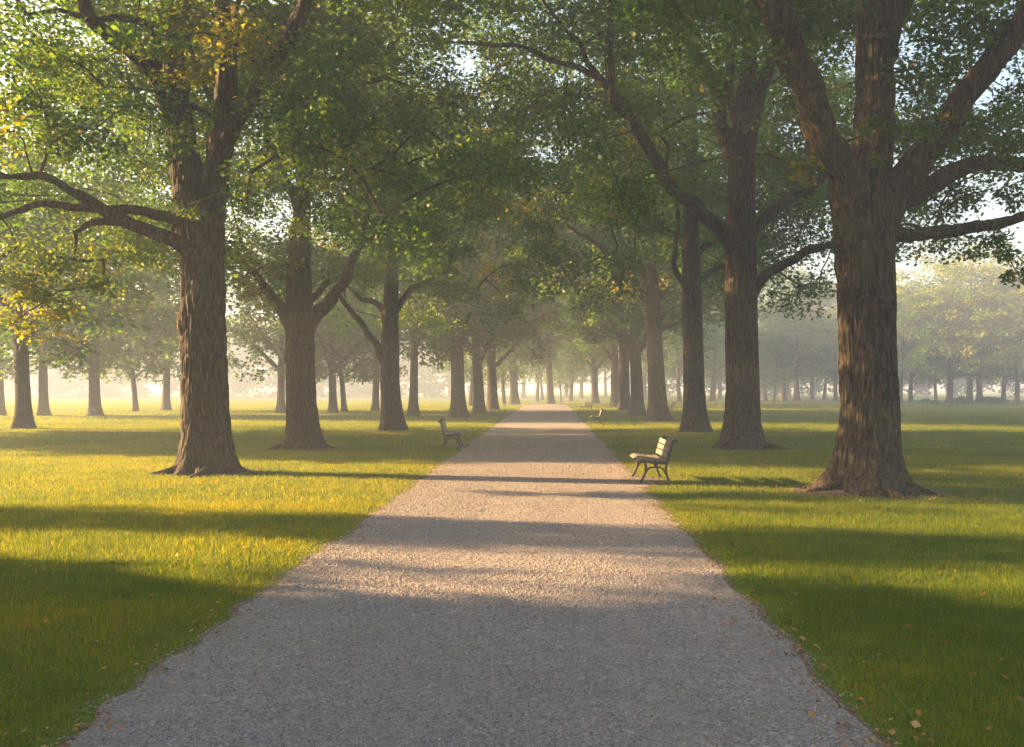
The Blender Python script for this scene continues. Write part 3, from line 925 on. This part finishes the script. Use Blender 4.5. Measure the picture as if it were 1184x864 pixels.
# ------------------------------------------------------------------ benches
def bar(mb, pts, w, t, x0):
    """Flat iron bar in the plane x = x0 along (y, z) points; w across, t along x."""
    P, _ = catmull(np.array([[x0, y, z] for y, z in pts], float), .03)
    T = np.gradient(P, axis=0)
    T /= np.linalg.norm(T, axis=1)[:, None]
    B = np.stack([np.zeros(len(P)), -T[:, 2], T[:, 1]], 1)
    ws = w if np.ndim(w) else np.full(len(P), w)
    X = np.array([t / 2, 0, 0])
    ring = np.stack([P + B * ws[:, None] / 2 + X, P + B * ws[:, None] / 2 - X, P - B * ws[:, None] / 2 - X, P - B * ws[:, None] / 2 + X], 1)
    m = len(P)
    i = np.arange(m - 1)[:, None] * 4
    j = np.arange(4)[None]
    q = np.stack([i + j, i + (j + 1) % 4, i + 4 + (j + 1) % 4, i + 4 + j], -1).reshape(-1, 4)
    e = (m - 1) * 4
    mb.add(ring.reshape(-1, 3), np.concatenate([q, [[3, 2, 1, 0]], [[e, e + 1, e + 2, e + 3]]]))


def make_bench(wood, Lb=1.32):
    root = empty('park_bench', (0, 0, 0))
    for sx in (-1, 1):
        x = sx * Lb / 2
        f = MB()
        bar(f, [(-.315, .405), (-.26, .425), (-.05, .395), (.12, .385), (.20, .42)], .05, .045, x)          # seat rail
        bar(f, [(.175, .36), (.20, .45), (.235, .58), (.275, .72), (.30, .785), (.335, .80), (.352, .775), (.335, .755)], .046, .045, x)   # back post and scroll
        bar(f, [(-.215, .20), (-.15, .285), (-.03, .305), (.07, .295), (.13, .24), (.165, .17)], .032, .035, x)   # arched stretcher
        fr = f.build('end_frame', IRON, root, False, .008)
        a = MB(); bar(a, [(-.235, .41), (-.21, .32), (-.215, .22), (-.265, .10), (-.325, -.005)], .042, .04, x); a.build('leg', IRON, fr, False, .008)
        a = MB(); bar(a, [(.175, .38), (.165, .27), (.185, .14), (.25, -.005)], .042, .04, x); a.build('leg', IRON, fr, False, .008)
    st = MB()
    ys = [-.318, -.215, -.105, .005, .11]
    zs = [.440, .452, .438, .427, .424]
    rx = [.55, -.05, -.12, -.06, .02]
    for y, z, r in zip(ys, zs, rx): st.box((0, y, z), (Lb + .06, .094, .028), r)
    st.build('seat', wood, root, False, .006)
    bk = MB()
    for z in (.525, .630, .735):
        y = np.interp(z, [.45, .58, .72, .785], [.20, .235, .275, .30]) - .042
        bk.box((0, y, z), (Lb + .04, .026, .092), -.30)
    bk.build('backrest', wood, root, False, .006)
    return root


BG = 'benches set along the gravel path'
b1 = make_bench(WOOD)
b1.location = (1.95, 17.45, 0); b1.rotation_euler = (0, 0, -PI / 2 + .02)
tag(b1, 'slatted bench with black iron frame facing the path, nearest on the right', 'bench', BG)
b2 = make_bench(WOOD_OLD)
b2.location = (-3.02, 27.6, 0); b2.rotation_euler = (0, 0, PI / 2 + .06)
tag(b2, 'weathered bench with peeling pale paint, the only one left of the path', 'bench', BG)
for (x, y, rz, sc, lab) in [(2.27, 45.1, -PI / 2 - .02, .92, 'small hazy bench right of the path beyond the nearest right bench'),
                            (2.85, 73.5, -PI / 2 + .5, .9, 'tiny faint bench farthest along the right edge of the path'),
                            (9.2, 70.0, -PI / 2, .95, 'tiny faint bench half hidden behind the fourth right trunk')]:
    o = copy_tree(b1)
    o.location = (x, y, 0); o.rotation_euler = (0, 0, rz); o.scale = (sc, sc, sc)
    tag(o, lab, 'bench', BG)

# ------------------------------------------------------------------ ground
def path_left(y):
    y = np.asarray(y, float)
    return -2.42 - .36 * np.clip((y - 5) / 55, 0, 1) + (n2(y, y * 0, 1.1, 3) - .5) * .10 + (n2(y, y * 0 + 7, .5, 14) - .5) * .07 + (n2(y, y * 0 + 3, .28, 4) - .5) * .16


def path_right(y):
    y = np.asarray(y, float)
    return 1.62 + .18 * np.clip((y - 15) / 50, 0, 1) + (n2(y, y * 0 + 9, 1.2, 5) - .5) * .10 + (n2(y, y * 0 + 2, .5, 15) - .5) * .07 + (n2(y, y * 0 + 5, .3, 6) - .5) * .16 + .30 * np.exp(-((y - 17.2) / .9) ** 4)


def path_mask(x, y):
    """signed distance outside the path edge (negative inside)."""
    return np.maximum(path_left(y) - x, x - path_right(y))


def sheet(name, xs, ys, z, mat, kind):
    Xg, Yg = np.meshgrid(xs, ys)
    V = np.stack([Xg.ravel(), Yg.ravel(), np.full(Xg.size, z)], 1)
    nx, ny = len(xs), len(ys)
    i = (np.arange(ny - 1)[:, None] * nx + np.arange(nx - 1)[None]).ravel()
    q = np.stack([i, i + 1, i + nx + 1, i + nx], 1)
    o = link(name, np_mesh(name, V, [q], True), mat)
    tag(o, kind=kind)
    return o


lw = sheet('lawn', np.linspace(-900, 900, 31), np.linspace(-300, 1500, 31), 0.0, LAWN, 'structure')
tag(lw, 'green lawn stretching into the mist on both sides of the path', 'lawn')
ys = np.concatenate([np.arange(-12, 30, .06), np.arange(30, 104.5, .3)])
k = 13
pl, pr = path_left(ys), path_right(ys)
fade = np.clip((104.5 - ys) / 2.5, .1, 1) ** .5
mid = (pl + pr) / 2
pl, pr = mid + (pl - mid) * fade, mid + (pr - mid) * fade
u = np.linspace(0, 1, k)
V = np.stack([(pl[:, None] + (pr - pl)[:, None] * u[None]).ravel(), np.repeat(ys, k), np.full(len(ys) * k, .006)], 1)
i = (np.arange(len(ys) - 1)[:, None] * k + np.arange(k - 1)[None]).ravel()
o = link('gravel_path', np_mesh('gravel_path', V, [np.stack([i, i + 1, i + k + 1, i + k], 1)], True), GRAVEL)
tag(o, 'straight grey gravel path leading away between the tree rows', 'path', kind='structure')

rng = np.random.default_rng(2)
# soil showing at the trunk feet and at the frayed path edges
mb = MB()
for (px, py, r) in [(1005, 568, 1.12), (240, 547, .78), (860, 519, .8), (350, 519, .72), (803, 500, .85), (453, 498, .8), (762, 487, .8)]:
    g = ground_at(px, py)
    th = np.linspace(0, 2 * PI, 60, endpoint=False)
    rr = r * (.72 + .6 * vnoise(np.stack([np.cos(th) * 2 + px, np.sin(th) * 2, th * 0], -1), 3))
    ring = np.stack([g[0] + np.cos(th) * rr * 1.15, g[1] + np.sin(th) * rr, np.full(60, .005)], 1)
    rin = np.stack([g[0] + np.cos(th) * rr * .5, g[1] + np.sin(th) * rr * .5, np.full(60, .045)], 1)
    ii = np.arange(60)
    mb.add(np.concatenate([ring, rin, [[g[0], g[1], .06]]]), np.stack([ii, (ii + 1) % 60, 60 + (ii + 1) % 60, 60 + ii], 1), np.stack([60 + ii, 60 + (ii + 1) % 60, np.full(60, 120)], 1))
ys2 = np.arange(-6, 60, .05)
for side in (-1, 1):
    e = path_left(ys2) if side < 0 else path_right(ys2)
    wd = .015 + .10 * np.clip(n2(ys2, ys2 * 0 + side, .8, 21) - .45, 0, 1) + .10 * np.clip(n2(ys2, ys2 * 0 + side, .17, 22) - .4, 0, 1)
    P0 = np.stack([e - side * .08, ys2, np.full(len(ys2), .004)], 1)
    P1 = np.stack([e + side * wd, ys2, np.full(len(ys2), .0045)], 1)
    m = len(ys2); ii = np.arange(m - 1)
    qd = np.stack([ii, ii + m, ii + m + 1, ii + 1], 1)
    mb.add(np.concatenate([P0, P1]), qd if side > 0 else qd[:, ::-1])
for (cx_, cy_, rx_, ry_) in [(1.72, 17.4, .42, .8), (-2.86, 27.6, .4, .8)]:
    th = np.linspace(0, 2 * PI, 40, endpoint=False)
    rr = .75 + .5 * vnoise(np.stack([np.cos(th) * 2 + cx_, np.sin(th) * 2, th * 0], -1), 3)
    mb.add(np.concatenate([np.stack([cx_ + np.cos(th) * rr * rx_, cy_ + np.sin(th) * rr * ry_, np.full(40, .0085)], 1), [[cx_, cy_, .011]]]), None, np.stack([np.arange(40), (np.arange(40) + 1) % 40, np.full(40, 40)], 1))
o = mb.build('bare_soil', SOIL)
tag(o, 'brown bare soil around the trunk feet and frayed path edges', 'soil', kind='stuff')

# grass blades
trunks = [(ground_at(px, py), r) for px, py, r in [(1005, 568, 1.0), (240, 547, .7), (860, 519, .9), (350, 519, .8), (453, 498, .7), (803, 500, .75), (762, 487, .8)]]


def blades(y0, y1, dens, h, w):
    area_w = lambda yy: 1.75 * yy + 3.0
    n = int(dens * (y1 - y0) * (area_w(y0) + area_w(y1)) / 2)
    yy = np.sqrt(rng.random(n) * (y1 ** 2 - y0 ** 2) + y0 ** 2)
    xx = (rng.random(n) - .54) * area_w(yy) + 0.0
    dd = path_mask(xx, yy)
    edge = np.clip((dd + .14) / .34, 0, 1)
    patch = n2(xx, yy, .22, 8)
    keep = rng.random(n) < edge * np.where(edge < .95, np.clip((patch - .38) * 4 + edge, 0, 1), 1)
    keep |= (rng.random(n) < .02) & (dd > -.5) & (dd < 0)
    keep |= (rng.random(n) < .75) & (n2(xx, yy, .17, 31) > .74 + np.clip(-dd, 0, 1) * .35) & (dd > -.5)
    for g, r in trunks:
        d2 = np.hypot((xx - g[0]) / 1.1, yy - g[1])
        keep &= (d2 > r * (.8 + .45 * rng.random(n)))
        keep &= ~((d2 < r * 1.5) & (rng.random(n) < .5))
    for cx_, cy_ in ((1.8, 17.4), (-2.9, 27.6)):
        keep &= ~((np.hypot((xx - cx_) / .55, (yy - cy_) / .95) < 1) & (rng.random(n) < .85))
    xx, yy, dd = xx[keep], yy[keep], dd[keep]
    n = len(xx)
    hh = h * rng.uniform(.5, 1.3, n) * (.75 + .6 * n2(xx, yy, .5, 9)) * np.clip(.45 + dd * .9, .45, 1)
    ww = w * rng.uniform(.7, 1.3, n)
    a = rng.uniform(0, 2 * PI, n)
    tilt = rng.uniform(.1, .9, n)
    az = rng.uniform(0, 2 * PI, n)
    sx, sy = np.cos(a) * ww / 2, np.sin(a) * ww / 2
    z0 = np.full(n, -.002)
    tx, ty, tz = xx + np.cos(az) * np.sin(tilt) * hh, yy + np.sin(az) * np.sin(tilt) * hh, hh * np.cos(tilt)
    V = np.stack([np.stack([xx - sx, yy - sy, z0], 1), np.stack([xx + sx, yy + sy, z0], 1), np.stack([tx, ty, tz], 1)], 1).reshape(-1, 3)
    t = .32 + (n2(xx, yy, 1.7, 12) - .5) * .55 + (n2(xx, yy, 4.5, 16) - .5) * .4 + (n2(xx, yy, .35, 13) - .5) * .35 + rng.normal(size=n) * .2 + .2 * np.exp(-np.maximum(dd, 0) / .25)
    t = np.where(rng.random(n) < .03, rng.uniform(.8, 1, n), t)
    return V, np.repeat(np.clip(t, 0, 1), 3)


bl = [blades(3.6, 8, 5200, .055, .0055), blades(8, 14, 2400, .06, .0075), blades(14, 26, 900, .06, .010), blades(26, 50, 260, .07, .018), blades(50, 125, 45, .09, .04)]
V = np.concatenate([x[0] for x in bl]); T = np.concatenate([x[1] for x in bl])
o = link('grass', np_mesh('grass', V, [np.arange(len(V)).reshape(-1, 3)], False, {'tint': T}), BLADE)
tag(o, 'short green grass blades of the lawn', 'grass', kind='stuff')

# gravel stones lying on the path
oct_v = np.array([[1, 0, 0], [-1, 0, 0], [0, 1, 0], [0, -1, 0], [0, 0, 1], [0, 0, -1]], float)
oct_f = np.array([[0, 2, 4], [2, 1, 4], [1, 3, 4], [3, 0, 4], [2, 0, 5], [1, 2, 5], [3, 1, 5], [0, 3, 5]])


def stones(n=230000, y0=3.8, y1=32.0):
    yy = y0 * (y1 / y0) ** (rng.random(n) ** 1.25)
    xx = rng.uniform(-2.85, 2.0, n)
    dd = path_mask(xx, yy)
    k = rng.random(n) < np.clip(.5 - dd * 4, 0, 1) * (.35 + 1.1 * n2(xx * 1.6, yy * .2, 1.0, 44))
    xx, yy = xx[k], yy[k]; n = len(xx)
    s = (.003 + .008 * rng.random(n) ** 2.6) * (yy / 5.0) ** .38
    sc = s[:, None] * rng.uniform(.6, 1.2, (n, 3)) * np.array([1, 1, .7])
    jit = 1 + rng.uniform(-.3, .3, (n, 6, 1))
    P = oct_v[None] * jit * sc[:, None]
    a = rng.uniform(0, 6.28, n); ca, sa = np.cos(a)[:, None], np.sin(a)[:, None]
    b_ = rng.uniform(-.8, .8, n); cb, sb = np.cos(b_)[:, None], np.sin(b_)[:, None]
    X, Y_, Z = P[..., 0], P[..., 1], P[..., 2]
    Y2, Z2 = Y_ * cb - Z * sb, Y_ * sb + Z * cb
    V = np.stack([X * ca - Y2 * sa + xx[:, None], X * sa + Y2 * ca + yy[:, None], Z2 + .006 + s[:, None] * .25], -1).reshape(-1, 3)
    f = (oct_f[None] + (np.arange(n) * 6)[:, None, None]).reshape(-1, 3)
    return V, f, np.repeat(np.clip(rng.normal(.5, .22, n), 0, 1), 6)


SV, SF, ST = stones()
o = link('gravel', np_mesh('gravel', SV, [SF], False, {'tint': ST}), STONE)
tag(o, 'loose grey and buff gravel stones covering the path', 'gravel', kind='stuff')


# fallen leaves
def litter(n, gen, smin, smax):
    P = np.array([gen() for _ in range(n)])
    s = rng.uniform(smin, smax, n)
    a = rng.uniform(0, 6.28, n)
    t = rng.normal(size=(n, 2)) * .35
    ax = np.stack([np.cos(a), np.sin(a), t[:, 0]], 1); sd = np.stack([-np.sin(a), np.cos(a), t[:, 1]], 1)
    curl = rng.uniform(.05, .3, n)[:, None] * s[:, None] * np.array([0, 0, 1])
    sl = s[:, None]
    V = np.stack([P - ax * sl * .5 + curl, P - ax * sl * .1 + sd * sl * .34 + curl, P + ax * sl * .5 + curl * 1.2, P - ax * sl * .1 - sd * sl * .34 + curl * .8, P + ax * sl * .1 - curl * .1], 1).reshape(-1, 3)
    i = np.arange(n)[:, None] * 5
    f = np.concatenate([i + np.array([[0, 1, 4]]), i + np.array([[1, 2, 4]]), i + np.array([[2, 3, 4]]), i + np.array([[3, 0, 4]])])
    return V, f, np.repeat(np.clip(rng.normal(.55, .25, n), 0, 1), 5)


def on_lawn():
    while True:
        y = 4 + 22 * rng.random() ** 1.3
        x = (rng.random() - .5) * 1.3 * y
        d = float(path_mask(np.array([x]), np.array([y]))[0])
        if d > -.1 or rng.random() < .07: return (x, y, .035 if d > 0 else .012)


def at_feet():
    g, r = trunks[0] if rng.random() < .7 else trunks[rng.integers(1, 4)]
    a = rng.uniform(0, 6.28); d = r * rng.uniform(.8, 1.9)
    return (g[0] + math.cos(a) * d * 1.2, g[1] + math.sin(a) * d, .03)


def at_edges():
    y = 4 + 24 * rng.random() ** 1.4
    e = path_right if rng.random() < .6 else path_left
    return (float(e(np.array([y]))[0]) + rng.normal() * .15, y, .02)


Vs, Fs, Ts, off = [], [], [], 0
for v, f, t in [litter(520, on_lawn, .022, .055), litter(650, at_feet, .025, .06), litter(1500, at_edges, .015, .042)]:
    Vs.append(v); Fs.append(f + off); Ts.append(t); off += len(v)
o = link('fallen_leaves', np_mesh('fallen_leaves', np.concatenate(Vs), [np.concatenate(Fs)], False, {'tint': np.concatenate(Ts)}), DEAD)
tag(o, 'brown and orange fallen leaves strewn on the grass and path edge', 'leaves', kind='stuff')

# ------------------------------------------------------------------ morning haze
hm, nt, out = new_mat('morning_mist')
pv = N(nt, 'ShaderNodeVolumePrincipled')
pv.inputs['Color'].default_value = (.57, .65, .79, 1)
pv.inputs['Density'].default_value = .0041
pv.inputs['Anisotropy'].default_value = .08
pv.inputs['Density Attribute'].default_value = ''
nt.links.new(pv.outputs[0], out.inputs['Volume'])
mb = MB()
mb.box((0, 600, 10), (1810, 1810, 22))
hz = mb.build('haze', hm, None, False)
tag(hz, 'pale morning mist filling the park', 'haze', kind='stuff')

# ------------------------------------------------------------------ light
EL = math.radians(17.0)
sx, sy = -1.0, S
nrm = math.hypot(sx, sy)
sun_dir = np.array([sx / nrm * math.cos(EL), sy / nrm * math.cos(EL), math.sin(EL)])
w = bpy.data.worlds.new('World')
scene.world = w
w.use_nodes = True
nt = w.node_tree
nt.nodes.clear()
sky = N(nt, 'ShaderNodeTexSky', sky_type='NISHITA', sun_disc=False)
sky.sun_elevation = EL
sky.sun_rotation = math.atan2(sx, sy)
sky.dust_density = 4.5
sky.ozone_density = .6
sky.air_density = 1.0
bg = N(nt, 'ShaderNodeBackground', i_Strength=.06)
wo = N(nt, 'ShaderNodeOutputWorld')
nt.links.new(sky.outputs[0], bg.inputs[0]); nt.links.new(bg.outputs[0], wo.inputs[0])
sd = bpy.data.lights.new('sun', 'SUN')
sd.energy = 5.0
sd.angle = math.radians(.5)
sd.color = (1.0, .62, .29)
so = bpy.data.objects.new('sun', sd)
COL.objects.link(so)
so.rotation_mode = 'QUATERNION'
import mathutils
so.rotation_quaternion = mathutils.Vector(tuple(sun_dir)).to_track_quat('Z', 'Y')
so.location = (-40, 10, 30)

# ------------------------------------------------------------------ camera and render
cd = bpy.data.cameras.new('camera')
cd.sensor_width = 36
cd.lens = 36 * F / 1184
cd.shift_x = (592 - VX) / 1184
cd.shift_y = (VY - 432) / 1184
cd.clip_start = .1
cd.clip_end = 4000
co = bpy.data.objects.new('camera', cd)
COL.objects.link(co)
co.location = (0, 0, EYE)
co.rotation_euler = (PI / 2, 0, 0)
scene.camera = co

scene.render.engine = 'CYCLES'
cy = scene.cycles
cy.max_bounces = 6
cy.diffuse_bounces = 3
cy.glossy_bounces = 2
cy.transmission_bounces = 4
cy.transparent_max_bounces = 4
cy.volume_bounces = 1
cy.sample_clamp_indirect = 6
cy.use_denoising = True
try:
    cy.denoiser = 'OPENIMAGEDENOISE'
except Exception:
    pass
cy.use_adaptive_sampling = True
cy.adaptive_threshold = .006
hm.cycles.homogeneous_volume = True
vs = scene.view_settings
vs.view_transform = 'Standard'
vs.look = 'None'
vs.exposure = 3.15
vs.gamma = 1
